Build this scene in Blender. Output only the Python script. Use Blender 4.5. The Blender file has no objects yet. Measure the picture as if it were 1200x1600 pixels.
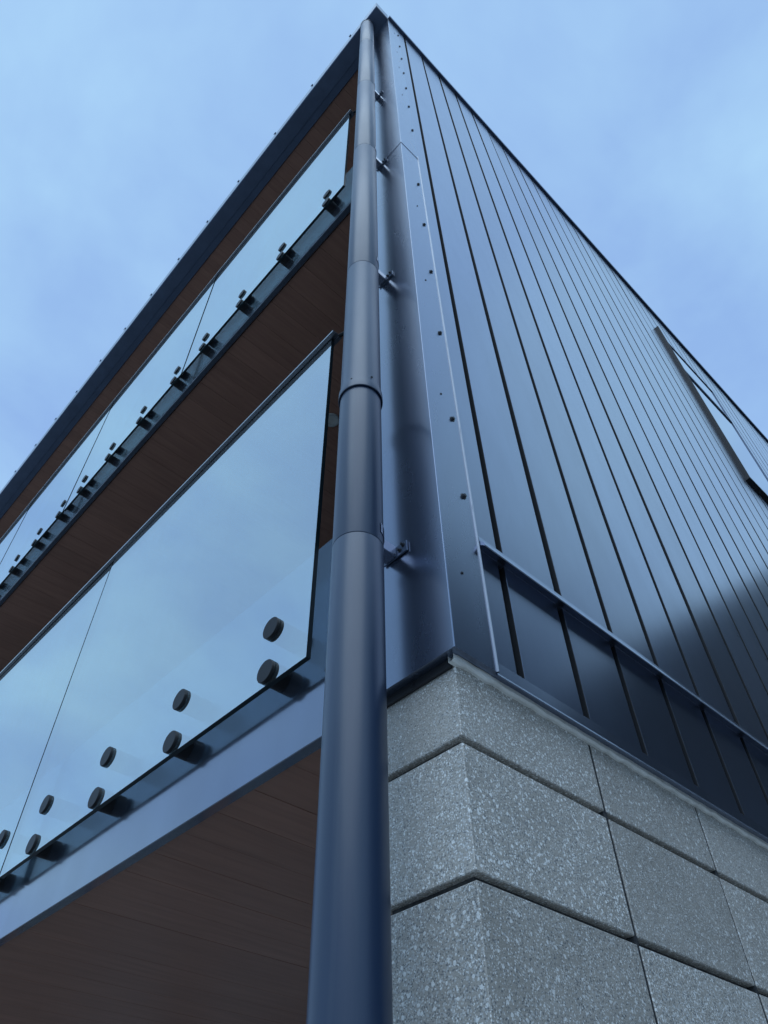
import bpy, bmesh, math, random
from mathutils import Matrix, Vector
random.seed(7)
sc = bpy.context.scene
COL = sc.collection

# ------------------------------------------------------------------ camera
S = 1.05           # metres per survey unit (camera to wall corner, in plan)
EYE = 1.60         # camera height above the ground


def P(x, y, z):
    return Vector((x * S, y * S, z * S + EYE))


cam = bpy.data.cameras.new('camera')
cam.sensor_fit = 'VERTICAL'
cam.sensor_height = 36.0
cam.lens = 36.0 * 1153.0 / 1600.0
cam.clip_start = 0.02
cam.clip_end = 2000
cam_o = bpy.data.objects.new('camera', cam)
COL.objects.link(cam_o)
R3 = Matrix(((0.730108, -0.502931, -0.462605), (-0.683192, -0.550959, -0.479263), (-0.01384, 0.665962, -0.745858)))
cam_o.matrix_world = Matrix.Translation(P(-0.771625, -0.636078, 0)) @ R3.to_4x4()
sc.camera = cam_o

# ------------------------------------------------------------------ sky, sun, exposure
SUN_EL, SUN_AZ = math.radians(52), math.radians(216)     # veiled by cloud, off to the left behind the camera
world = bpy.data.worlds.new('World')
sc.world = world
world.use_nodes = True
wt = world.node_tree
wt.nodes.clear()


def wn(kind, **kw):
    nd = wt.nodes.new(kind)
    for k, v in kw.items():
        setattr(nd, k, v)
    return nd


w_out = wn('ShaderNodeOutputWorld')
sky = wn('ShaderNodeTexSky')
sky.sky_type = 'NISHITA'
sky.sun_disc = False
sky.sun_elevation = SUN_EL
sky.sun_rotation = math.pi / 2 - SUN_AZ
bg_sky = wn('ShaderNodeBackground')
bg_sky.inputs['Strength'].default_value = 0.12
wt.links.new(sky.outputs[0], bg_sky.inputs['Color'])
tc = wn('ShaderNodeTexCoord')
sep = wn('ShaderNodeSeparateXYZ')
wt.links.new(tc.outputs['Generated'], sep.inputs[0])
addz = wn('ShaderNodeMath', operation='ADD'); addz.inputs[1].default_value = 0.35
mx = wn('ShaderNodeMath', operation='MAXIMUM'); mx.inputs[1].default_value = 0.12
wt.links.new(sep.outputs['Z'], addz.inputs[0]); wt.links.new(addz.outputs[0], mx.inputs[0])
dv = wn('ShaderNodeVectorMath', operation='DIVIDE')
wt.links.new(tc.outputs['Generated'], dv.inputs[0]); wt.links.new(mx.outputs[0], dv.inputs[1])
shift = wn('ShaderNodeVectorMath', operation='ADD'); shift.inputs[1].default_value = (2.2, 17.1, 3.0)
wt.links.new(dv.outputs[0], shift.inputs[0])
n1 = wn('ShaderNodeTexNoise'); n1.inputs['Scale'].default_value = 3.4; n1.inputs['Detail'].default_value = 5
n1.inputs['Roughness'].default_value = 0.52; n1.inputs['Distortion'].default_value = 0.25
n2 = wn('ShaderNodeTexNoise'); n2.inputs['Scale'].default_value = 1.1; n2.inputs['Detail'].default_value = 2
wt.links.new(shift.outputs[0], n1.inputs['Vector']); wt.links.new(shift.outputs[0], n2.inputs['Vector'])
mixn = wn('ShaderNodeMath', operation='MULTIPLY_ADD'); mixn.inputs[1].default_value = 0.6
wt.links.new(n1.outputs['Fac'], mixn.inputs[0])
half = wn('ShaderNodeMath', operation='MULTIPLY'); half.inputs[1].default_value = 0.4
wt.links.new(n2.outputs['Fac'], half.inputs[0]); wt.links.new(half.outputs[0], mixn.inputs[2])
cr = wn('ShaderNodeValToRGB')
cr.color_ramp.elements[0].position = 0.38; cr.color_ramp.elements[0].color = (0.315, 0.515, 0.895, 1)
cr.color_ramp.elements[1].position = 0.64; cr.color_ramp.elements[1].color = (0.49, 0.79, 1.06, 1)
wt.links.new(mixn.outputs[0], cr.inputs[0])
bg_cloud = wn('ShaderNodeBackground'); bg_cloud.inputs['Strength'].default_value = 1.0
wt.links.new(cr.outputs[0], bg_cloud.inputs['Color'])
mixw = wn('ShaderNodeMixShader'); mixw.inputs[0].default_value = 0.90        # nearly closed cloud cover
wt.links.new(bg_sky.outputs[0], mixw.inputs[1]); wt.links.new(bg_cloud.outputs[0], mixw.inputs[2])
wt.links.new(mixw.outputs[0], w_out.inputs['Surface'])

sun = bpy.data.lights.new('sun', 'SUN')
sun.energy = 1.2
sun.angle = math.radians(56)
sun.color = (0.72, 0.87, 1.0)
sun_o = bpy.data.objects.new('sun', sun)
COL.objects.link(sun_o)
sdir = Vector((math.cos(SUN_AZ) * math.cos(SUN_EL), math.sin(SUN_AZ) * math.cos(SUN_EL), math.sin(SUN_EL)))
sun_o.rotation_euler = sdir.to_track_quat('Z', 'Y').to_euler()
sun_o.location = (0, 0, 30)

sc.view_settings.view_transform = 'Standard'
sc.view_settings.look = 'None'
sc.view_settings.exposure = 0.0
sc.view_settings.gamma = 1.0
sc.view_settings.use_curve_mapping = False
sc.render.engine = 'CYCLES'
sc.cycles.max_bounces = 10
sc.cycles.transparent_max_bounces = 16


# ------------------------------------------------------------------ materials
def mat(name):
    m = bpy.data.materials.new(name)
    m.use_nodes = True
    nt = m.node_tree
    b = nt.nodes['Principled BSDF']
    return m, nt, b


def noise(nt, scale, detail=3, rough=0.5, stretch=None, coord='Object'):
    t = nt.nodes.new('ShaderNodeTexCoord')
    mp = nt.nodes.new('ShaderNodeMapping')
    nt.links.new(t.outputs[coord], mp.inputs[0])
    if stretch:
        mp.inputs['Scale'].default_value = stretch
    n = nt.nodes.new('ShaderNodeTexNoise')
    n.inputs['Scale'].default_value = scale
    n.inputs['Detail'].default_value = detail
    n.inputs['Roughness'].default_value = rough
    nt.links.new(mp.outputs[0], n.inputs['Vector'])
    return n


def ramp(nt, src, p0, c0, p1, c1):
    r = nt.nodes.new('ShaderNodeValToRGB')
    r.color_ramp.elements[0].position = p0
    r.color_ramp.elements[1].position = p1
    c = lambda v: (v, v, v, 1) if not isinstance(v, tuple) else (*v, 1)
    r.color_ramp.elements[0].color = c(c0)
    r.color_ramp.elements[1].color = c(c1)
    nt.links.new(src, r.inputs[0])
    return r


def bump(nt, src, bsdf, strength, dist, prev=None):
    b = nt.nodes.new('ShaderNodeBump')
    b.inputs['Strength'].default_value = strength
    b.inputs['Distance'].default_value = dist
    nt.links.new(src, b.inputs['Height'])
    if prev:
        nt.links.new(prev.outputs[0], b.inputs['Normal'])
    nt.links.new(b.outputs[0], bsdf.inputs['Normal'])
    return b


def painted_metal(name, col, rough, metallic, wave=0.0, wavestretch=(1, 1, .12), wscale=3.0, rvar=0.05, coat=0.0, vary=0.0, streak=0.0):
    """satin coated sheet steel: pre-painted colour, faint unevenness of the sheet, dusty roughness"""
    m, nt, b = mat(name)
    n = noise(nt, 5.0, 5, 0.6, (1, 1, .25))
    r = ramp(nt, n.outputs['Fac'], 0.35, tuple(c * .9 for c in col), 0.7, tuple(c * 1.1 for c in col))
    colr = r.outputs[0]
    if streak:      # dried rain and dust runs, stretched down the length
        ns = noise(nt, 26.0, 4, 0.6, (1, 1, .05))
        rs = ramp(nt, ns.outputs['Fac'], 0.50, 0.0, 0.78, streak)
        mxs = nt.nodes.new('ShaderNodeMix'); mxs.data_type = 'RGBA'
        nt.links.new(rs.outputs[0], mxs.inputs[0]); nt.links.new(colr, mxs.inputs[6]); mxs.inputs[7].default_value = (.16, .18, .20, 1)
        colr = mxs.outputs[2]
    if vary:        # sheets from different coils differ slightly in tone
        ob = nt.nodes.new('ShaderNodeObjectInfo')
        vm = nt.nodes.new('ShaderNodeMapRange'); vm.inputs['To Min'].default_value = 1 - vary; vm.inputs['To Max'].default_value = 1 + vary
        hs = nt.nodes.new('ShaderNodeHueSaturation')
        nt.links.new(ob.outputs['Random'], vm.inputs['Value']); nt.links.new(vm.outputs[0], hs.inputs['Value']); nt.links.new(colr, hs.inputs['Color'])
        colr = hs.outputs[0]
    nt.links.new(colr, b.inputs['Base Color'])
    b.inputs['Metallic'].default_value = metallic
    b.inputs['Coat Weight'].default_value = coat
    b.inputs['Coat Roughness'].default_value = max(rough - .08, .05)
    b.inputs['Coat IOR'].default_value = 1.55
    n2 = noise(nt, 9.0, 6, 0.65, (1, 1, .35))
    rr = ramp(nt, n2.outputs['Fac'], 0.3, rough - rvar, 0.75, rough + rvar)
    nt.links.new(rr.outputs[0], b.inputs['Roughness'])
    if wave:
        n3 = noise(nt, wscale, 0, 0.4, wavestretch)
        bp = bump(nt, n3.outputs['Fac'], b, 1.0, wave)
        nt.links.new(bp.outputs[0], b.inputs['Coat Normal'])
    return m


M_CLAD = painted_metal('cladding_steel', (0.175, 0.22, 0.325), 0.30, 0.90, 0.0030, (1, 1, .12), 3.5, rvar=.03, coat=1.0, vary=.16)
M_FLASH = painted_metal('flashing_steel', (0.150, 0.188, 0.275), 0.27, 0.90, 0.0006, (1, 1, .3), 3.0, rvar=.012, coat=1.0)
M_FASCIA = painted_metal('fascia_steel', (0.165, 0.20, 0.275), 0.17, 0.90, 0.0008, (1, .3, 1), 3.0, coat=1.0)
M_PIPE = painted_metal('pipe_steel', (0.012, 0.029, 0.068), 0.40, 0.0, rvar=.03, coat=.30, streak=.16)
M_GUTTER = painted_metal('gutter_steel', (0.09, 0.125, 0.20), 0.35, 0.4)
M_GUTTER_FACE = painted_metal('gutter_lip_steel', (0.40, 0.43, 0.48), 0.38, 0.8)
M_PUCK = painted_metal('standoff_black_steel', (0.012, 0.012, 0.014), 0.45, 0.0)
M_PUCK.node_tree.nodes['Principled BSDF'].inputs['Specular IOR Level'].default_value = .22
M_SCREW = painted_metal('screw_steel', (0.03, 0.033, 0.04), 0.40, 0.3)
M_RAIL = painted_metal('rail_aluminium', (0.10, 0.115, 0.15), 0.28, 0.5, coat=1.0)

M_GROOVE, nt, b = mat('groove_black_steel')
b.inputs['Base Color'].default_value = (0.012, 0.014, 0.018, 1); b.inputs['Roughness'].default_value = 0.55

M_UNDER, nt, b = mat('cavity_closer_black')
b.inputs['Base Color'].default_value = (0.015, 0.016, 0.02, 1); b.inputs['Roughness'].default_value = 0.7

M_SEAL, nt, b = mat('sealant_grey')
n = noise(nt, 40, 4)
r = ramp(nt, n.outputs['Fac'], 0.3, (0.70, 0.70, 0.67), 0.7, (0.85, 0.85, 0.82))
nt.links.new(r.outputs[0], b.inputs['Base Color']); b.inputs['Roughness'].default_value = 0.8
bump(nt, n.outputs['Fac'], b, .6, .003)

# ground-faced concrete block: grey paste, pale and dark aggregate
M_BLOCK, nt, b = mat('honed_concrete_block')
tcn = nt.nodes.new('ShaderNodeTexCoord')
oi = nt.nodes.new('ShaderNodeObjectInfo')
off = nt.nodes.new('ShaderNodeVectorMath'); off.operation = 'MULTIPLY_ADD'
off.inputs[1].default_value = (37, 37, 37)
nt.links.new(oi.outputs['Random'], off.inputs[0]); nt.links.new(tcn.outputs['Object'], off.inputs[2])


def speck(scale, thr, size, seedoff):
    ad = nt.nodes.new('ShaderNodeVectorMath'); ad.operation = 'ADD'; ad.inputs[1].default_value = (seedoff, seedoff, seedoff)
    nt.links.new(off.outputs[0], ad.inputs[0])
    nz = nt.nodes.new('ShaderNodeTexNoise'); nz.inputs['Scale'].default_value = scale * 1.6
    nt.links.new(ad.outputs[0], nz.inputs['Vector'])
    ma = nt.nodes.new('ShaderNodeVectorMath'); ma.operation = 'MULTIPLY_ADD'
    ma.inputs[1].default_value = (.6 / scale,) * 3
    nt.links.new(nz.outputs['Color'], ma.inputs[0]); nt.links.new(ad.outputs[0], ma.inputs[2])
    v = nt.nodes.new('ShaderNodeTexVoronoi'); v.inputs['Scale'].default_value = scale
    nt.links.new(ma.outputs[0], v.inputs['Vector'])
    s = nt.nodes.new('ShaderNodeSeparateColor'); nt.links.new(v.outputs['Color'], s.inputs[0])
    g = nt.nodes.new('ShaderNodeMath'); g.operation = 'GREATER_THAN'; g.inputs[1].default_value = thr
    nt.links.new(s.outputs[0], g.inputs[0])
    # grain size differs from cell to cell
    sz = nt.nodes.new('ShaderNodeMath'); sz.operation = 'MULTIPLY'; sz.inputs[1].default_value = size
    nt.links.new(s.outputs[1], sz.inputs[0])
    df = nt.nodes.new('ShaderNodeMath'); df.operation = 'LESS_THAN'
    nt.links.new(v.outputs['Distance'], df.inputs[0]); nt.links.new(sz.outputs[0], df.inputs[1])
    mu = nt.nodes.new('ShaderNodeMath'); mu.operation = 'MULTIPLY'
    nt.links.new(g.outputs[0], mu.inputs[0]); nt.links.new(df.outputs[0], mu.inputs[1])
    return mu, s


def mixcol(a, fac, c):
    mxn = nt.nodes.new('ShaderNodeMix'); mxn.data_type = 'RGBA'
    nt.links.new(fac, mxn.inputs[0])
    if isinstance(a, tuple): mxn.inputs[6].default_value = (*a, 1)
    else: nt.links.new(a, mxn.inputs[6])
    if isinstance(c, tuple): mxn.inputs[7].default_value = (*c, 1)
    else: nt.links.new(c, mxn.inputs[7])
    return mxn.outputs[2]


pn = nt.nodes.new('ShaderNodeTexNoise'); pn.inputs['Scale'].default_value = 9; pn.inputs['Detail'].default_value = 8; pn.inputs['Roughness'].default_value = .75
nt.links.new(off.outputs[0], pn.inputs['Vector'])
paste = ramp(nt, pn.outputs['Fac'], .32, (0.35, 0.325, 0.29), .7, (0.47, 0.438, 0.395))
dk, _ = speck(420, .55, .75, 3.1)
c1 = mixcol(paste.outputs[0], dk.outputs[0], (0.19, 0.195, 0.198))
md, _ = speck(340, .62, .8, 9.7)
c2 = mixcol(c1, md.outputs[0], (0.52, 0.52, 0.51))
lt, _ = speck(165, .79, .58, 5.3)
c3 = mixcol(c2, lt.outputs[0], (0.78, 0.78, 0.76))
lt2, _ = speck(450, .76, .8, 14.3)
c4 = mixcol(c3, lt2.outputs[0], (0.75, 0.75, 0.73))
hvb = nt.nodes.new('ShaderNodeHueSaturation'); vrb = nt.nodes.new('ShaderNodeMapRange')
vrb.inputs['To Min'].default_value = .88; vrb.inputs['To Max'].default_value = 1.08
oib = nt.nodes.new('ShaderNodeObjectInfo')
nt.links.new(oib.outputs['Random'], vrb.inputs['Value']); nt.links.new(vrb.outputs[0], hvb.inputs['Value'])
nt.links.new(c4, hvb.inputs['Color'])
nt.links.new(hvb.outputs[0], b.inputs['Base Color'])
b.inputs['Roughness'].default_value = .62
fb = nt.nodes.new('ShaderNodeTexNoise'); fb.inputs['Scale'].default_value = 260; fb.inputs['Detail'].default_value = 3
nt.links.new(off.outputs[0], fb.inputs['Vector'])
bump(nt, fb.outputs['Fac'], b, .5, .002)

M_MORTAR, nt, b = mat('mortar')
n = noise(nt, 90, 5)
r = ramp(nt, n.outputs['Fac'], .3, (0.035, 0.037, 0.04), .7, (0.09, 0.092, 0.095))
nt.links.new(r.outputs[0], b.inputs['Base Color']); b.inputs['Roughness'].default_value = .9
bump(nt, n.outputs['Fac'], b, .8, .003)

M_POINT, nt, b = mat('dark_pointing')
n = noise(nt, 120, 4)
r = ramp(nt, n.outputs['Fac'], .3, (0.030, 0.032, 0.036), .7, (0.065, 0.067, 0.07))
nt.links.new(r.outputs[0], b.inputs['Base Color']); b.inputs['Roughness'].default_value = .95
b.inputs['Specular IOR Level'].default_value = .15

# stained timber soffit boards
M_WOOD, nt, b = mat('stained_timber')
oi = nt.nodes.new('ShaderNodeObjectInfo')
tcn = nt.nodes.new('ShaderNodeTexCoord')
mad = nt.nodes.new('ShaderNodeVectorMath'); mad.operation = 'MULTIPLY_ADD'; mad.inputs[1].default_value = (23, 23, 23)
nt.links.new(oi.outputs['Random'], mad.inputs[0]); nt.links.new(tcn.outputs['Object'], mad.inputs[2])
mp = nt.nodes.new('ShaderNodeMapping'); mp.inputs['Scale'].default_value = (1.2, 16, 16)
nt.links.new(mad.outputs[0], mp.inputs[0])
gn = nt.nodes.new('ShaderNodeTexNoise'); gn.inputs['Scale'].default_value = 3.0; gn.inputs['Detail'].default_value = 7; gn.inputs['Roughness'].default_value = .6
nt.links.new(mp.outputs[0], gn.inputs['Vector'])
r = ramp(nt, gn.outputs['Fac'], .28, (0.225, 0.113, 0.081), .72, (0.31, 0.160, 0.114))
hv = nt.nodes.new('ShaderNodeHueSaturation')
vr = nt.nodes.new('ShaderNodeMapRange'); vr.inputs['To Min'].default_value = .93; vr.inputs['To Max'].default_value = 1.07
nt.links.new(oi.outputs['Random'], vr.inputs['Value']); nt.links.new(vr.outputs[0], hv.inputs['Value'])
nt.links.new(r.outputs[0], hv.inputs['Color']); nt.links.new(hv.outputs[0], b.inputs['Base Color'])
b.inputs['Roughness'].default_value = .45
bump(nt, gn.outputs['Fac'], b, .25, .002)

# solar-control balustrade glass: a part-mirror coating on the outer face
M_GLASS = bpy.data.materials.new('reflective_glass'); M_GLASS.use_nodes = True
nt = M_GLASS.node_tree; nt.nodes.clear()
o_ = nt.nodes.new('ShaderNodeOutputMaterial')
gl = nt.nodes.new('ShaderNodeBsdfGlossy'); gl.inputs['Color'].default_value = (0.86, 0.94, 0.96, 1); gl.inputs['Roughness'].default_value = 0.03
tr = nt.nodes.new('ShaderNodeBsdfTransparent'); tr.inputs['Color'].default_value = (0.86, 0.97, 1.0, 1)
fr = nt.nodes.new('ShaderNodeLayerWeight'); fr.inputs['Blend'].default_value = .5
pw = nt.nodes.new('ShaderNodeMath'); pw.operation = 'POWER'; pw.inputs[1].default_value = 4.0
nt.links.new(fr.outputs['Facing'], pw.inputs[0])
ma = nt.nodes.new('ShaderNodeMath'); ma.operation = 'MULTIPLY_ADD'; ma.inputs[1].default_value = .40; ma.inputs[2].default_value = .58
nt.links.new(pw.outputs[0], ma.inputs[0])
ms = nt.nodes.new('ShaderNodeMixShader')
nt.links.new(ma.outputs[0], ms.inputs[0]); nt.links.new(tr.outputs[0], ms.inputs[1]); nt.links.new(gl.outputs[0], ms.inputs[2])
df = nt.nodes.new('ShaderNodeBsdfDiffuse'); df.inputs['Color'].default_value = (.55, .58, .58, 1)
nd = noise(nt, 3.0, 7, .7, (1, 1, .35)); rd = ramp(nt, nd.outputs['Fac'], .45, .015, .8, .06)
ms2 = nt.nodes.new('ShaderNodeMixShader'); nt.links.new(rd.outputs[0], ms2.inputs[0])
nt.links.new(ms.outputs[0], ms2.inputs[1]); nt.links.new(df.outputs[0], ms2.inputs[2])
nt.links.new(ms2.outputs[0], o_.inputs['Surface'])

M_GBACK = bpy.data.materials.new('glass_back_face'); M_GBACK.use_nodes = True
nt = M_GBACK.node_tree; nt.nodes.clear()
o_ = nt.nodes.new('ShaderNodeOutputMaterial')
gl = nt.nodes.new('ShaderNodeBsdfGlossy'); gl.inputs['Color'].default_value = (0.8, 0.95, 0.97, 1); gl.inputs['Roughness'].default_value = 0.02
tr = nt.nodes.new('ShaderNodeBsdfTransparent'); tr.inputs['Color'].default_value = (0.97, 1.0, 1.0, 1)
fr = nt.nodes.new('ShaderNodeLayerWeight'); fr.inputs['Blend'].default_value = .5
pw = nt.nodes.new('ShaderNodeMath'); pw.operation = 'POWER'; pw.inputs[1].default_value = 5.0
nt.links.new(fr.outputs['Facing'], pw.inputs[0])
ms = nt.nodes.new('ShaderNodeMixShader')
nt.links.new(pw.outputs[0], ms.inputs[0]); nt.links.new(tr.outputs[0], ms.inputs[1]); nt.links.new(gl.outputs[0], ms.inputs[2])
nt.links.new(ms.outputs[0], o_.inputs['Surface'])

M_GEDGE, nt, b = mat('glass_edge')
b.inputs['Base Color'].default_value = (0.004, 0.012, 0.016, 1); b.inputs['Roughness'].default_value = .35; b.inputs['Specular IOR Level'].default_value = .25

M_WINGLASS, nt, b = mat('window_glass')
b.inputs['Base Color'].default_value = (0.50, 0.55, 0.58, 1); b.inputs['Metallic'].default_value = 1.0; b.inputs['Roughness'].default_value = .03

M_LENS, nt, b = mat('frosted_lens')
b.inputs['Base Color'].default_value = (0.45, 0.46, 0.44, 1); b.inputs['Roughness'].default_value = .5
M_TRIM, nt, b = mat('pale_trim')
b.inputs['Base Color'].default_value = (0.36, 0.38, 0.38, 1); b.inputs['Roughness'].default_value = .45

M_GROUND, nt, b = mat('concrete_paving')
n = noise(nt, 1.5, 8, .65)
r = ramp(nt, n.outputs['Fac'], .3, (0.30, 0.295, 0.28), .7, (0.42, 0.41, 0.39))
nt.links.new(r.outputs[0], b.inputs['Base Color']); b.inputs['Roughness'].default_value = .85
n = noise(nt, 120, 4); bump(nt, n.outputs['Fac'], b, .4, .003)

M_NWALL, nt, b = mat('dark_render')
n = noise(nt, 2, 6)
r = ramp(nt, n.outputs['Fac'], .3, (0.030, 0.033, 0.038), .7, (0.048, 0.052, 0.058))
nt.links.new(r.outputs[0], b.inputs['Base Color']); b.inputs['Roughness'].default_value = .85
M_NROOF, nt, b = mat('dark_roof_steel')
b.inputs['Base Color'].default_value = (0.03, 0.033, 0.04, 1); b.inputs['Roughness'].default_value = .6
M_ROOF, nt, b = mat('roof_membrane')
n = noise(nt, 3, 5); r = ramp(nt, n.outputs['Fac'], .3, (0.08, 0.085, 0.09), .7, (0.12, 0.12, 0.125))
nt.links.new(r.outputs[0], b.inputs['Base Color']); b.inputs['Roughness'].default_value = .8


# ------------------------------------------------------------------ helpers
def mesh_obj(name, bm, materials, parent=None, smooth=False, loc=None):
    me = bpy.data.meshes.new(name)
    bm.normal_update()
    bm.to_mesh(me)
    bm.free()
    for m in (materials if isinstance(materials, (list, tuple)) else [materials]):
        me.materials.append(m)
    if smooth:
        for p in me.polygons:
            p.use_smooth = True
    o = bpy.data.objects.new(name, me)
    COL.objects.link(o)
    if loc is not None:
        o.location = loc
    if parent is not None:
        o.parent = parent
    return o


def share(name, me, parent, loc, rot=None, scale=None):
    o = bpy.data.objects.new(name, me)
    COL.objects.link(o)
    o.location = loc
    if rot: o.rotation_euler = rot
    if scale: o.scale = scale
    if parent is not None: o.parent = parent
    return o


def box(bm, a, c, mi=0):
    """axis-aligned box between two survey points"""
    a, c = P(*a), P(*c)
    return wbox(bm, a, c, mi)


def wbox(bm, a, c, mi=0):
    lo = [min(a[i], c[i]) for i in range(3)]
    hi = [max(a[i], c[i]) for i in range(3)]
    v = [bm.verts.new((x, y, z)) for x in (lo[0], hi[0]) for y in (lo[1], hi[1]) for z in (lo[2], hi[2])]
    fs = []
    for q in ((0, 1, 3, 2), (4, 6, 7, 5), (0, 4, 5, 1), (2, 3, 7, 6), (0, 2, 6, 4), (1, 5, 7, 3)):
        f = bm.faces.new([v[i] for i in q]); f.material_index = mi; fs.append(f)
    return fs


def bevelled(bm, w, seg=1):
    bmesh.ops.bevel(bm, geom=list(bm.edges), offset=w, segments=seg, affect='EDGES', profile=.5)


def part_box(name, a, c, m, parent, bev=0.0, seg=1):
    bm = bmesh.new()
    A, Cc = P(*a), P(*c)
    mid = (A + Cc) / 2
    wbox(bm, A - mid, Cc - mid)
    if bev: bevelled(bm, bev, seg)
    return mesh_obj(name, bm, m, parent, loc=mid)


def ring_sweep(bm, prof, n, centre, mi=0, a0=0.0, a1=None):
    """lathe (r, z) profile about a vertical axis"""
    rows = []
    for r, z in prof:
        rows.append([bm.verts.new((centre[0] + r * math.cos(2 * math.pi * i / n), centre[1] + r * math.sin(2 * math.pi * i / n), z)) for i in range(n)])
    for k in range(len(rows) - 1):
        for i in range(n):
            j = (i + 1) % n
            f = bm.faces.new((rows[k][i], rows[k][j], rows[k + 1][j], rows[k + 1][i])); f.material_index = mi
    return rows


def empty(name, loc):
    o = bpy.data.objects.new(name, None)
    COL.objects.link(o)
    o.location = loc
    o.empty_display_size = .2
    return o


def tag(o, label=None, cat=None, group=None, kind=None):
    if label: o['label'] = label
    if cat: o['category'] = cat
    if group: o['group'] = group
    if kind: o['kind'] = kind
    return o


# ------------------------------------------------------------------ ground
bm = bmesh.new()
bmesh.ops.create_grid(bm, x_segments=2, y_segments=2, size=400)
tag(mesh_obj('ground', bm, M_GROUND), kind='structure')

# ------------------------------------------------------------------ the building
bld = empty('apartment_building', (0, 0, 0))
tag(bld, 'dark steel-clad apartment building on a grey concrete block base, seen from its corner', 'building')

XEND, YEND, THK = 7.6, 9.2, 0.215          # survey units: wall lengths and thickness of the blade wall
REC = 0.025                                # how far the block base stands back from the cladding
Z_BASE, Z_LEDGE, Z_TOP = 0.771, 1.10, 7.055

# wall core behind the metal panels
core = part_box('wall_core', (0.03, 0.023, 0.79), (XEND, THK, Z_TOP), M_GROOVE, bld)


def child_keep(o, par):
    o.parent = par
    o.matrix_parent_inverse = Matrix.Translation(par.location).inverted()


# --- standing panels of the long wall, above the ledge
SEAM0, PITCH, GAP = 0.184, 0.2015, 0.0225
WIN = (3.44, 4.49, 4.05, 6.33)             # window opening x0 x1 z0 z1
panel_cache = {}


def panel(x0, x1, z0, z1, y=0.0, depth=0.021):
    key = (round((x1 - x0), 4), round((z1 - z0), 4), depth)
    w, h, d = (x1 - x0) * S, (z1 - z0) * S, depth * S
    me = panel_cache.get(key)
    if me is None:
        bm = bmesh.new()
        # folded tray: flat face, small radius at both long edges, returns going back
        r = .0013
        prof = [(-w / 2, d), (-w / 2, r), (-w / 2 + r * .3, r * .3), (-w / 2 + r, 0), (w / 2 - r, 0), (w / 2 - r * .3, r * .3), (w / 2, r), (w / 2, d)]
        lo = [bm.verts.new((px, py, -h / 2)) for px, py in prof]
        hi = [bm.verts.new((px, py, h / 2)) for px, py in prof]
        for i in range(len(prof) - 1):
            f = bm.faces.new((lo[i], lo[i + 1], hi[i + 1], hi[i]))
            if i in (0, 1, len(prof) - 2): f.material_index = 1  # returns and left fold blackened: seam shade put into the colour
        bm.faces.new(lo[::-1]); bm.faces.new(hi)
        bm.normal_update()
        me = bpy.data.meshes.new('panel')
        bm.to_mesh(me); bm.free()
        me.materials.append(M_CLAD); me.materials.append(M_GROOVE)
        panel_cache[key] = me
    c = P((x0 + x1) / 2, y, (z0 + z1) / 2)
    o = share('panel', me, None, c, (random.uniform(-.0006, .0006), 0, random.uniform(-.0035, .0035)))
    child_keep(o, core)
    return o


k = -1
while True:
    x0 = SEAM0 + PITCH * k + GAP / 2
    x1 = SEAM0 + PITCH * (k + 1) - GAP / 2
    if k < 0: x0 = 0.035
    if x0 > XEND - .05: break
    x1 = min(x1, XEND)
    zl, zh = 1.105, Z_TOP - .005
    if x1 > WIN[0] and x0 < WIN[1]:
        if x0 < WIN[0] - .02: panel(x0, WIN[0] - .002, WIN[2] - .002, WIN[3] + .002)
        if x1 > WIN[1] + .02: panel(WIN[1] + .002, x1, WIN[2] - .002, WIN[3] + .002)
        panel(x0, x1, zl, WIN[2] - .005)
        panel(x0, x1, WIN[3] + .005, zh)
    else:
        panel(x0, x1, zl, zh)
    # short panels under the ledge, set 8 mm further back
    panel(x0 + (.008 if k >= 0 else 0.0), x1 + .008, Z_BASE + .004, 1.094, y=.0085, depth=.0135)
    k += 1

# --- ledge flashing between upper and lower panels (a folded profile along X)
bm = bmesh.new()
prof = [(.020, 1.118), (-.0030, 1.1165), (-.0040, 1.100), (-.0150, 1.088), (-.0165, 1.080), (-.0145, 1.0785), (-.010, 1.0835), (.0075, 1.0945), (.020, 1.0945)]
rows = [[bm.verts.new(P(x, y, z)) for y, z in prof] for x in (0.112, XEND)]
for i in range(len(prof)):
    j = (i + 1) % len(prof)
    bm.faces.new((rows[0][i], rows[1][i], rows[1][j], rows[0][j]))
bm.faces.new(rows[0][::-1]); bm.faces.new(rows[1])
bmesh.ops.recalc_face_normals(bm, faces=list(bm.faces))
mesh_obj('ledge_flashing', bm, M_CLAD, bld)

# --- base flashing along the foot of the short panels
bm = bmesh.new()
prof = [(.0135, .803), (.0050, .8015), (.0040, .775), (-.0005, .7665), (.0015, .7650), (.006, .7715), (.0225, .7715), (.0225, .803)]
rows = [[bm.verts.new(P(x, y, z)) for y, z in prof] for x in (0.110, XEND)]
for i in range(len(prof)):
    j = (i + 1) % len(prof)
    bm.faces.new((rows[0][i], rows[1][i], rows[1][j], rows[0][j]))
bm.faces.new(rows[0][::-1]); bm.faces.new(rows[1])
bmesh.ops.recalc_face_normals(bm, faces=list(bm.faces))
mesh_obj('base_flashing', bm, M_CLAD, bld)
part_box('cavity_closer', (0.004, 0.006, 0.7735), (XEND, 0.2, 0.789), M_UNDER, bld)

part_box('drip_strip', (0.0185, 0.0285, 0.7545), (0.0248, THK - .01, 0.7732), M_UNDER, bld, .001)

# --- folded corner flashing, in two lengths lapped at one joint


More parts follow.
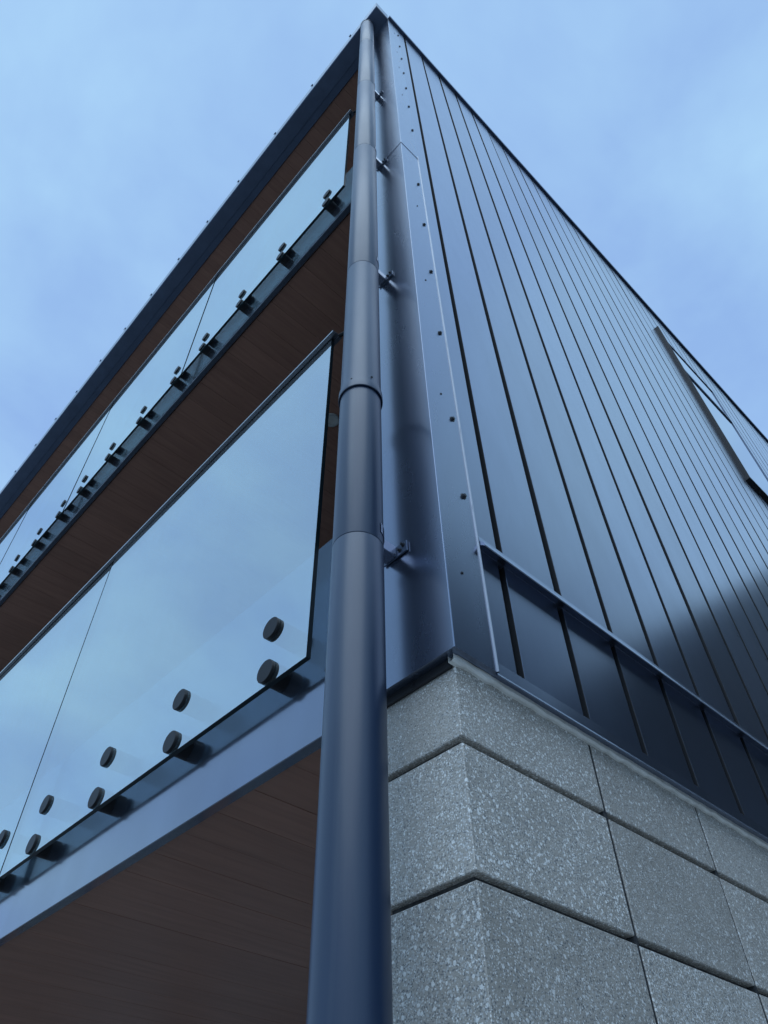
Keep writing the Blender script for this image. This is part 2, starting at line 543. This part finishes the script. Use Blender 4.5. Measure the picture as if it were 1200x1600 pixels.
def corner_piece(z0, z1, out, hem):
    bm = bmesh.new()
    e = .0012
    pts = [(.020, THK), (0 - out, THK), (0 - out, e), (-out + .3 * e, .3 * e - out * .5), (e, -out), (0.1075, -out)]
    if hem:
        pts += [(0.1078, -out - .0028), (0.1095, -out - .0036), (0.1112, -out - .0026), (0.1116, -out)]
    pts += [(0.1116 if hem else 0.1076, .012), (.020, .012)]
    lo = [bm.verts.new(P(x, y, z0)) for x, y in pts]
    hi = [bm.verts.new(P(x, y, z1)) for x, y in pts]
    for i in range(len(pts)):
        j = (i + 1) % len(pts)
        f = bm.faces.new((lo[i], lo[j], hi[j], hi[i]))
        if hem and i in (5, 6, 7, 8): f.material_index = 1      # bare zinc of the folded-over hem
    bm.faces.new(lo[::-1]); bm.faces.new(hi)
    bmesh.ops.recalc_face_normals(bm, faces=list(bm.faces))
    return mesh_obj('corner_flashing', bm, [M_FLASH, M_GUTTER_FACE], bld)


cf_low = corner_piece(Z_BASE, 3.70, 0.0006, True)
cf_up = corner_piece(3.66, Z_TOP - .002, 0.0022, False)

# screws: washer-faced hex heads
bm = bmesh.new()
for r0, z0, r1, z1, n in ((.0085, 0, .0080, .0015, 14), (.0052, .0015, .0050, .0062, 6)):
    a = [bm.verts.new((r0 * math.cos(2 * math.pi * i / n), -z0, r0 * math.sin(2 * math.pi * i / n))) for i in range(n)]
    c = [bm.verts.new((r1 * math.cos(2 * math.pi * i / n), -z1, r1 * math.sin(2 * math.pi * i / n))) for i in range(n)]
    for i in range(n):
        bm.faces.new((a[i], c[i], c[(i + 1) % n], a[(i + 1) % n]))
    bm.faces.new(c[::-1])
bmesh.ops.recalc_face_normals(bm, faces=list(bm.faces))
SCREW = bpy.data.meshes.new('screw'); bm.to_mesh(SCREW); bm.free(); SCREW.materials.append(M_SCREW)
share('screw', SCREW, bld, P(.0183, .118, .763), (0, 0, -math.pi / 2), (.5, .5, .5))
zs = [1.223, 1.518, 1.958, 2.382, 2.803, 3.258, 4.108, 4.58, 5.013, 5.422, 5.866, 6.301, 6.735]
for i, z in enumerate(zs):
    up = z > 3.66
    share('screw', SCREW, cf_up if up else cf_low, P(.084 + .014 * (z > 3.9), -.0024 if up else -.0008, z), (0, random.random(), 0))
for x, z in ((.045, .968), (.052, 1.599), (.050, 2.267), (.058, 2.952), (.055, 4.72), (.06, 5.46), (.06, 5.95), (.058, 6.66)):
    up = z > 3.66
    share('rivet', SCREW, cf_up if up else cf_low, P(x, -.0024 if up else -.0008, z), None, (.42, .35, .42))

# --- wall cap along the top of the long wall
bm = bmesh.new()
prof = [(.0, 7.045), (-.022, 7.040), (-.024, 7.050), (-.024, 7.085), (.24, 7.095), (.24, 7.045)]
rows = [[bm.verts.new(P(x, y, z)) for y, z in prof] for x in (-0.002, XEND + .01)]
for i in range(len(prof)):
    j = (i + 1) % len(prof)
    bm.faces.new((rows[0][i], rows[1][i], rows[1][j], rows[0][j]))
bm.faces.new(rows[0][::-1]); bm.faces.new(rows[1])
bmesh.ops.recalc_face_normals(bm, faces=list(bm.faces))
mesh_obj('wall_cap', bm, M_GUTTER, bld)

# --- block base
mort = part_box('block_wall', (REC + .014, REC + .016, -EYE / S), (XEND, THK - .011, .770), M_MORTAR, bld)
HJ, VJ = .0120, .0085
course_tops = [.7725, .62]
while course_tops[-1] > -EYE / S + .02:
    course_tops.append(course_tops[-1] - .2055)
block_cache = {}
for ci in range(len(course_tops) - 1):
    zt = course_tops[ci] - (0 if ci == 0 else HJ / 2)
    zb = max(course_tops[ci + 1] + HJ / 2, -EYE / S)
    xs = [REC] + [.406 + .384 * i for i in range(20)]
    for bi in range(len(xs) - 1):
        xa = xs[bi] + (0 if bi == 0 else VJ / 2)
        xb = min(xs[bi + 1] - VJ / 2, XEND)
        if xa > XEND - .1: break
        key = (bi == 0, round(xb - xa, 4), round(zt - zb, 4))
        me = block_cache.get(key)
        dims = Vector(((xb - xa) * S, (THK - REC) * S, (zt - zb) * S))
        if me is None:
            bm = bmesh.new()
            wbox(bm, -dims / 2, dims / 2)
            bevelled(bm, .0015, 1)
            me = bpy.data.meshes.new('block'); bm.to_mesh(me); bm.free(); me.materials.append(M_BLOCK)
            block_cache[key] = me
        jit = random.uniform(-.0008, .0008) if bi else 0
        o = share('block', me, None, P((xa + xb) / 2, (REC + THK) / 2 + jit, (zt + zb) / 2))
        child_keep(o, mort)

for i in range(19):
    xj = .406 + .384 * i
    if xj < XEND - .02:
        o = part_box('pointing', (xj - VJ / 2 - .0015, REC + .0024, -EYE / S), (xj + VJ / 2 + .0015, REC + .0155, .7715), M_POINT, None)
        child_keep(o, mort)

# --- squeezed-out sealant under the cladding on the long side
bm = bmesh.new()
n = 420
prev = None
for i in range(n + 1):
    x = .012 + (XEND - .012) * i / n
    h = .0125 + .0022 * math.sin(i * 1.7) * math.sin(i * .31) + random.uniform(-.0012, .0012) + (.003 if i < 2 else 0)
    yo = .0150 + random.uniform(-.0007, .0007)
    row = [bm.verts.new(P(x, yo + .0045, .7732 - h)), bm.verts.new(P(x, yo, .7732 - h * .75)), bm.verts.new(P(x, yo, .7733)), bm.verts.new(P(x, .027, .7733)), bm.verts.new(P(x, .027, .7732 - h))]
    if prev:
        for q in range(5):
            bm.faces.new((prev[q], prev[(q + 1) % 5], row[(q + 1) % 5], row[q]))
    prev = row
bmesh.ops.recalc_face_normals(bm, faces=list(bm.faces))
mesh_obj('sealant', bm, M_SEAL, bld)

# --- balcony floors: slab, steel edge, boarded soffit; plus the roof soffit
BD = 1.85                                   # depth to the living-room wall
PLK = 0.133
plank_me = {}


def soffit(z, x0, x1, parent):
    key = round(x1 - x0, 3)
    if key not in plank_me:
        bm = bmesh.new()
        d = Vector(((x1 - x0) * S, (PLK - .0009) * S, .018))
        wbox(bm, -d / 2, d / 2)
        bevelled(bm, .0006)
        me = bpy.data.meshes.new('plank'); bm.to_mesh(me); bm.free(); me.materials.append(M_WOOD)
        plank_me[key] = me
    y = THK + .004 + PLK / 2
    while y < YEND - PLK / 2:
        o = share('plank', plank_me[key], None, P((x0 + x1) / 2, y, z) + Vector((0, 0, .009 + random.uniform(0, .0008))))
        child_keep(o, parent)
        y += PLK


for z0, z1 in ((0.759, 1.300), (3.622, 4.165)):
    slab = part_box('floor_slab', (0.03, THK + .001, z0 + .038), (BD + .1, YEND, z1 - .02), M_UNDER, bld)
    part_box('slab_fascia', (0.0, THK + .001, z0), (0.027, YEND, z1), M_FASCIA, bld, .0015)
    soffit(z0 + .014, 0.034, BD, slab)
    part_box('deck', (0.031, THK + .002, z1 - .019), (BD, YEND, z1 - .004), M_ROOF, bld)
sc_f = share('screw', SCREW, bld, P(-.0005, .338, .905), (0, 0, -math.pi / 2), (.8, .8, .8))

roof = part_box('roof', (0.03, 0.0, Z_TOP + .045), (XEND, YEND, Z_TOP + .12), M_ROOF, bld)
part_box('eave_beam', (-.002, THK + .001, 7.046), (0.058, YEND, 7.099), M_GUTTER, bld, .001)
soffit(7.060, 0.062, BD, roof)
# gutter: a square-line trough with a rolled lip
bm = bmesh.new()
prof = [(-.0024, 7.040), (-.1215, 7.040), (-.127, 7.046), (-.127, 7.206), (-.121, 7.215), (-.113, 7.210), (-.115, 7.203), (-.121, 7.201), (-.121, 7.052), (-.012, 7.052), (-.012, 7.180), (-.0024, 7.180)]
rows = [[bm.verts.new(P(x, y, z)) for x, z in prof] for y in (0.004, YEND)]
for i in range(len(prof)):
    j = (i + 1) % len(prof)
    f = bm.faces.new((rows[0][i], rows[1][i], rows[1][j], rows[0][j]))
    f.material_index = 1 if i in (2, 3, 4) else 0  # front and lip paler than the underside: lit look painted into the steel
for y in (0.001, YEND + .003):
    e = [bm.verts.new(P(x, yy, z)) for yy in (y - .003, y + .003) for x, z in ((-.1275, 7.0395), (-.1275, 7.212), (-.0022, 7.212), (-.0022, 7.0395))]
    for q in ((0, 1, 2, 3), (4, 7, 6, 5), (0, 4, 5, 1), (1, 5, 6, 2), (2, 6, 7, 3), (3, 7, 4, 0)):
        f = bm.faces.new([e[v] for v in q]); f.material_index = 1
bmesh.ops.recalc_face_normals(bm, faces=list(bm.faces))
gut = mesh_obj('gutter', bm, [M_GUTTER, M_GUTTER_FACE], bld)
bm = bmesh.new()
wbox(bm, Vector((-.008, -.010, -.004)), Vector((.135, .010, .001)))
wbox(bm, Vector((-.0075, -.009, .0015)), Vector((-.003, .009, .016)))
wbox(bm, Vector((-.012, -.011, -.030)), Vector((-.0085, .011, .0025)))
GB = bpy.data.meshes.new('gutter_clip'); bm.to_mesh(GB); bm.free(); GB.materials.append(M_GUTTER)
y = .31
while y < YEND:
    share('gutter_clip', GB, gut, P(-.125, y + random.uniform(-.02, .02), 7.221))
    y += .522

# --- window of the long wall: projecting left jamb and sill, transom, two reflecting panes
win = part_box('window', (WIN[0], .014, WIN[2]), (WIN[1], .030, WIN[3]), M_GROOVE, bld)


def wchild(name, a, c, m, bev=.001):
    o = part_box(name, a, c, m, None, bev)
    child_keep(o, win)
    return o


wchild('jamb', (WIN[0] - .001, -.034, WIN[2] - .004), (WIN[0] + .012, .020, WIN[3] - .02), M_GROOVE)
wchild('sill', (WIN[0] + .0125, -.034, WIN[2] - .004), (WIN[1], .020, WIN[2] + .018), M_GROOVE)
wchild('jamb', (WIN[1] - .018, -.003, WIN[2] + .0185), (WIN[1] + .001, .020, WIN[3] - .001), M_GUTTER)
wchild('head', (WIN[0] + .0125, -.003, WIN[3] - .020), (WIN[1] - .0185, .020, WIN[3] - .001), M_GUTTER)
wchild('transom', (WIN[0] + .0125, -.006, 5.760), (WIN[1] - .0185, .020, 5.800), M_GUTTER)
wchild('pane', (WIN[0] + .013, .004, WIN[2] + .019), (WIN[1] - .019, .0135, 5.759), M_WINGLASS, 0)
wchild('pane', (WIN[0] + .013, .004, 5.801), (WIN[1] - .019, .0135, WIN[3] - .021), M_WINGLASS, 0)

# --- walls that close the volume (out of the photograph's sight)
part_box('rear_wall', (XEND - .02, THK + .001, -EYE / S), (XEND - .21, YEND, Z_TOP + .044), M_NWALL, bld)
part_box('end_wall', (0.03, YEND + .001, -EYE / S), (XEND - .02, YEND + .2, Z_TOP + .044), M_NWALL, bld)
for z0, z1 in ((-EYE / S, .796), (1.30, 3.659), (4.165, Z_TOP + .044)):
    lw = part_box('living_room_wall', (BD + .001, THK + .002, z0), (BD + .15, YEND, z1), M_WOOD, bld)
    for i in range(5):
        y0 = .7 + i * 1.65
        d = part_box('glass_door', (BD - .022, y0, z0 + .03), (BD, y0 + 1.3, z0 + 2.02), M_GUTTER, None, .002); child_keep(d, lw)
        for q in range(2):
            g = part_box('pane', (BD - .024, y0 + .06 + q * .62, z0 + .10), (BD - .0225, y0 + .06 + q * .62 + .56, z0 + 1.95), M_WINGLASS, None); child_keep(g, lw)

# ------------------------------------------------------------------ soffit lamp
dl = empty('recessed_downlight', P(.752, 1.375, 3.634))
tag(dl, 'small round pale downlight in the timber soffit beside the downpipe, switched off', 'downlight')
bm = bmesh.new()
ring_sweep(bm, [(.030, -.001), (.046, -.008), (.050, -.006), (.051, .004)], 28, (0, 0))
mesh_obj('trim', bm, M_TRIM, dl, True)
bm = bmesh.new()
rows = ring_sweep(bm, [(.034, -.001), (.030, .000), (.012, -.001)], 28, (0, 0)); bm.faces.new(rows[-1])
mesh_obj('lens', bm, M_LENS, dl, True)

# ------------------------------------------------------------------ glass balustrades
PANES = [(0.357, 1.799), (1.815, 3.269), (3.285, 4.739), (4.755, 6.209), (6.225, 7.685)]
PUCKY = [.49, .868, 1.235, 1.60, 1.905, 2.295, 2.685, 3.06, 3.365, 3.73, 4.10, 4.47, 4.85, 5.22, 5.60, 5.97, 6.33, 6.71, 7.09, 7.46]
GF, GB_ = -.0435, -.0315                     # front and back plane of the glass


def lathe_x(bm, prof, n=28):
    rows = []
    for r, x in prof:
        rows.append([bm.verts.new((x, r * math.cos(2 * math.pi * i / n), r * math.sin(2 * math.pi * i / n))) for i in range(n)])
    for k in range(len(rows) - 1):
        for i in range(n):
            j = (i + 1) % n
            bm.faces.new((rows[k][i], rows[k][j], rows[k + 1][j], rows[k + 1][i]))
    bm.faces.new(rows[0][::-1]); bm.faces.new(rows[-1])
    bmesh.ops.recalc_face_normals(bm, faces=list(bm.faces))


PR = .0278 * S
bm = bmesh.new(); x_c = GF * S - .0005
lathe_x(bm, [(PR - .0012, x_c - .0092), (PR, x_c - .0080), (PR, x_c)])
CAPM = bpy.data.meshes.new('standoff_cap'); bm.to_mesh(CAPM); bm.free(); CAPM.materials.append(M_PUCK)
bm = bmesh.new()
lathe_x(bm, [(PR * .98, GB_ * S + .0005), (PR * .98, -.0005)])
BARM = bpy.data.meshes.new('standoff_barrel'); bm.to_mesh(BARM); bm.free(); BARM.materials.append(M_PUCK)


def balustrade(dz, label):
    root = empty('glass_balustrade', P(GF, PANES[0][0], .929 + dz))
    tag(root, label, 'balustrade', 'glass balustrades of the balconies')
    inv = Matrix.Translation(root.location).inverted()

    def ch(o, par=root):
        o.parent = par
        o.matrix_parent_inverse = Matrix.Translation(par.location).inverted() if par is root else Matrix.Identity(4)
        return o
    for (y0, y1) in PANES:
        bm = bmesh.new()
        A, B = P(GF, y0, .929 + dz), P(GB_, y1, 2.252 + dz)
        mid = (A + B) / 2
        fs = wbox(bm, A - mid, B - mid)
        bm.normal_update()
        for f in fs:
            nx = f.normal
            f.material_index = 0 if f.calc_center_median().x < -.001 and abs(nx.x) > .9 else (1 if abs(nx.x) > .9 else 2)
        o = mesh_obj('pane', bm, [M_GLASS, M_GBACK, M_GEDGE], None, loc=mid)
        o.rotation_euler = (0, random.uniform(-.0015, .0015), random.uniform(-.002, .002))
        ch(o)
    for y in PUCKY:
        for z in (1.080, .961):
            o = ch(share('standoff', BARM, None, P(0, y, z + dz)))
            c = bpy.data.objects.new('cap', CAPM); COL.objects.link(c); c.parent = o
    # slotted top rail over the glass, plus a short tie to the wall
    bm = bmesh.new()
    prof = [(-.0575, 2.251), (-.0575, 2.260), (-.0560, 2.262), (-.0190, 2.262), (-.0175, 2.260), (-.0175, 2.251), (-.0300, 2.2505), (-.0300, 2.257), (-.0450, 2.257), (-.0450, 2.2505)]
    rows = [[bm.verts.new(P(x, y, z + dz) - root.location) for x, z in prof] for y in (0.333, 7.70)]
    for i in range(len(prof)):
        j = (i + 1) % len(prof)
        bm.faces.new((rows[0][i], rows[1][i], rows[1][j], rows[0][j]))
    bm.faces.new(rows[0][::-1]); bm.faces.new(rows[1])
    bmesh.ops.recalc_face_normals(bm, faces=list(bm.faces))
    mesh_obj('top_rail', bm, M_RAIL, root)
    bm = bmesh.new()
    A = P(-.030, .3325, 2.252 + dz) - root.location; B = P(.006, THK + .001, 2.252 + dz) - root.location
    dirv = (B - A).normalized(); up = Vector((0, 0, 1)); sd = dirv.cross(up)
    q = []
    for p in (A, B):
        q.append([bm.verts.new(p + sd * (.007 * math.cos(a)) + up * (.007 * math.sin(a))) for a in [i * math.pi / 5 for i in range(10)]])
    for i in range(10):
        bm.faces.new((q[0][i], q[0][(i + 1) % 10], q[1][(i + 1) % 10], q[1][i]))
    bm.faces.new(q[0][::-1]); bm.faces.new(q[1])
    mesh_obj('wall_tie', bm, M_PUCK, root, True)


balustrade(0.0, 'lower balcony balustrade of mirror-blue glass panes on black round standoffs')
balustrade(2.868, 'upper balcony balustrade of mirror-blue glass panes just under the roof eave')

# ------------------------------------------------------------------ downpipe
PX, PY, PRR = -.0936, .143, .0513
dp = empty('downpipe', (PX * S, PY * S, 0))
tag(dp, 'tall round dark blue-grey steel downpipe in front of the building corner', 'downpipe')
joints = [-EYE / S + .01, -.235, 1.043, 1.566, 2.318, 3.607, 4.865, 6.13, 6.93]
for i in range(len(joints) - 1):
    a, c = joints[i] * S + EYE, joints[i + 1] * S + EYE
    r = PRR * S
    bm = bmesh.new()
    prof = []
    if abs(joints[i] - 1.566) < 1e-6:     # flared socket mouth over the length below
        prof += [(r + .0018, a + .001), (r + .0046, a), (r + .0050, a + .004), (r + .0042, a + .030), (r + .0006, a + .050)]
    else:
        prof += [(r - .002, a - .004), (r - .002, a + .0006), (r - .0003, a + .001), (r, a + .002)]
    if abs(joints[i + 1] - 1.566) < 1e-6:
        prof += [(r, c + .02)]
    else:
        prof += [(r, c - .002), (r - .0003, c - .001)]
    if joints[i] < joints[0] + .1: prof = [(r, a - .01)] + prof[-2:]
    ring_sweep(bm, prof, 64, (0, 0))
    bmesh.ops.recalc_face_normals(bm, faces=list(bm.faces))
    sec = mesh_obj('pipe_section', bm, M_PIPE, dp, True)
    if abs(joints[i] - 1.566) < 1e-6:
        for ang, dz in ((-2.75, .040), (-1.75, .055)):
            nrm = Vector((math.cos(ang), math.sin(ang), 0))
            share('rivet', SCREW, sec, nrm * (r + .0018) + Vector((0, 0, a + dz)), (0, 0, ang + math.pi / 2), (.40, .4, .40))
# offset spigot into the gutter
bm = bmesh.new()
r = PRR * S
z_a, z_b = 6.93 * S + EYE, 7.0415 * S + EYE
rows = []
for t in range(7):
    u = t / 6
    rr = r * (1.0 + .06 * (u < .2) - .05 * (u > .2))
    rows.append([bm.verts.new((rr * math.cos(2 * math.pi * i / 48) + .018 * u, rr * math.sin(2 * math.pi * i / 48), z_a + (z_b - z_a) * u)) for i in range(48)])
for t in range(6):
    for i in range(48):
        j = (i + 1) % 48
        bm.faces.new((rows[t][i], rows[t][j], rows[t + 1][j], rows[t + 1][i]))
mesh_obj('gutter_spigot', bm, M_PIPE, dp, True)

# clips: band round the pipe, arm, screwed foot plate on the wall
for zc in (-.2, 1.082, 2.40, 3.643, 4.943):
    z = zc * S + EYE
    bm = bmesh.new()
    x_w = -PX * S - .0026                    # wall plane seen from the pipe axis
    wbox(bm, Vector((r - .004, -.022, z - .016)), Vector((x_w - .004, .012, z + .016)))
    bevelled(bm, .002)
    o = mesh_obj('clip', bm, M_FLASH, dp)
    bm = bmesh.new()
    wbox(bm, Vector((x_w - .0035, -.052, z - .015)), Vector((x_w, .020, z + .015)))
    fp = mesh_obj('foot_plate', bm, M_GUTTER, o)
    for dy in (-.032, -.043):
        share('screw', SCREW, o, Vector((x_w - .0036, dy, z + (.005 if dy < -.04 else -.004))), (0, 0, -math.pi / 2), (.6, 1.3, .6))
    bm = bmesh.new()
    rows = ring_sweep(bm, [(r + .0006, z - .014), (r + .0018, z - .0135), (r + .0018, z + .0135), (r + .0006, z + .014)], 40, (0, 0))
    # keep only the rear half of the band
    kill = [f for f in bm.faces if f.calc_center_median().x < r * .35]
    bmesh.ops.delete(bm, geom=kill, context='FACES')
    mesh_obj('band', bm, M_FLASH, o)

# ------------------------------------------------------------------ neighbours, mirrored in the metal only


def neighbour(name, label, x0, x1, y0, y1, h, rows_, side):
    root = empty(name, ((x0 + x1) / 2, (y0 + y1) / 2, 0))
    tag(root, label, 'building')
    ctr = root.location
    bm = bmesh.new(); wbox(bm, Vector((x0, y0, 0)) - ctr, Vector((x1, y1, h)) - ctr)
    wall = mesh_obj('wall', bm, M_NWALL, root)
    bm = bmesh.new()
    e = .35
    pts = [(x0 - e, y0 - e, h + .002), (x1 + e, y0 - e, h + .002), (x1 + e, y1 + e, h + .002), (x0 - e, y1 + e, h + .002)]
    b0 = [bm.verts.new(Vector(p) - ctr) for p in pts]
    b1 = [bm.verts.new(Vector((p[0], p[1], h + .2)) - ctr) for p in pts]
    cx, cy = (x0 + x1) / 2, (y0 + y1) / 2
    ridge = [bm.verts.new(Vector((cx, y0 + 2.2, h + 1.0)) - ctr), bm.verts.new(Vector((cx, y1 - 2.2, h + 1.0)) - ctr)]
    for i in range(4): bm.faces.new((b0[i], b0[(i + 1) % 4], b1[(i + 1) % 4], b1[i]))
    bm.faces.new(b0[::-1])
    bm.faces.new((b1[0], b1[1], ridge[0])); bm.faces.new((b1[1], b1[2], ridge[1], ridge[0]))
    bm.faces.new((b1[2], b1[3], ridge[1])); bm.faces.new((b1[3], b1[0], ridge[0], ridge[1]))
    mesh_obj('roof', bm, M_NROOF, root)
    xf = x0 if side < 0 else x1
    for rr in range(rows_):
        y = y0 + 1.0
        while y < y1 - 1.5:
            bm = bmesh.new()
            zc = 1.0 + rr * 2.8
            wbox(bm, Vector((xf + side * .05, y, zc)) - ctr, Vector((xf + side * .001, y + 1.1, zc + 1.3)) - ctr)
            f = mesh_obj('window', bm, M_NROOF, root)
            bm = bmesh.new()
            wbox(bm, Vector((xf + side * .06, y + .07, zc + .07)) - ctr, Vector((xf + side * .0505, y + 1.03, zc + 1.23)) - ctr)
            mesh_obj('pane', bm, M_GROOVE, f)
            y += 2.3


neighbour('neighbouring_block', 'dark rendered neighbouring block, mirrored in the lower right cladding panels', 9.3, 19, -15, -1.2, 9.0, 3, -1)
neighbour('neighbouring_flats', 'tall narrow dark block across the lane, mirrored in the lowest left cladding panels', 2.2, 8.4, -13, -4.8, 9.4, 2, -1)
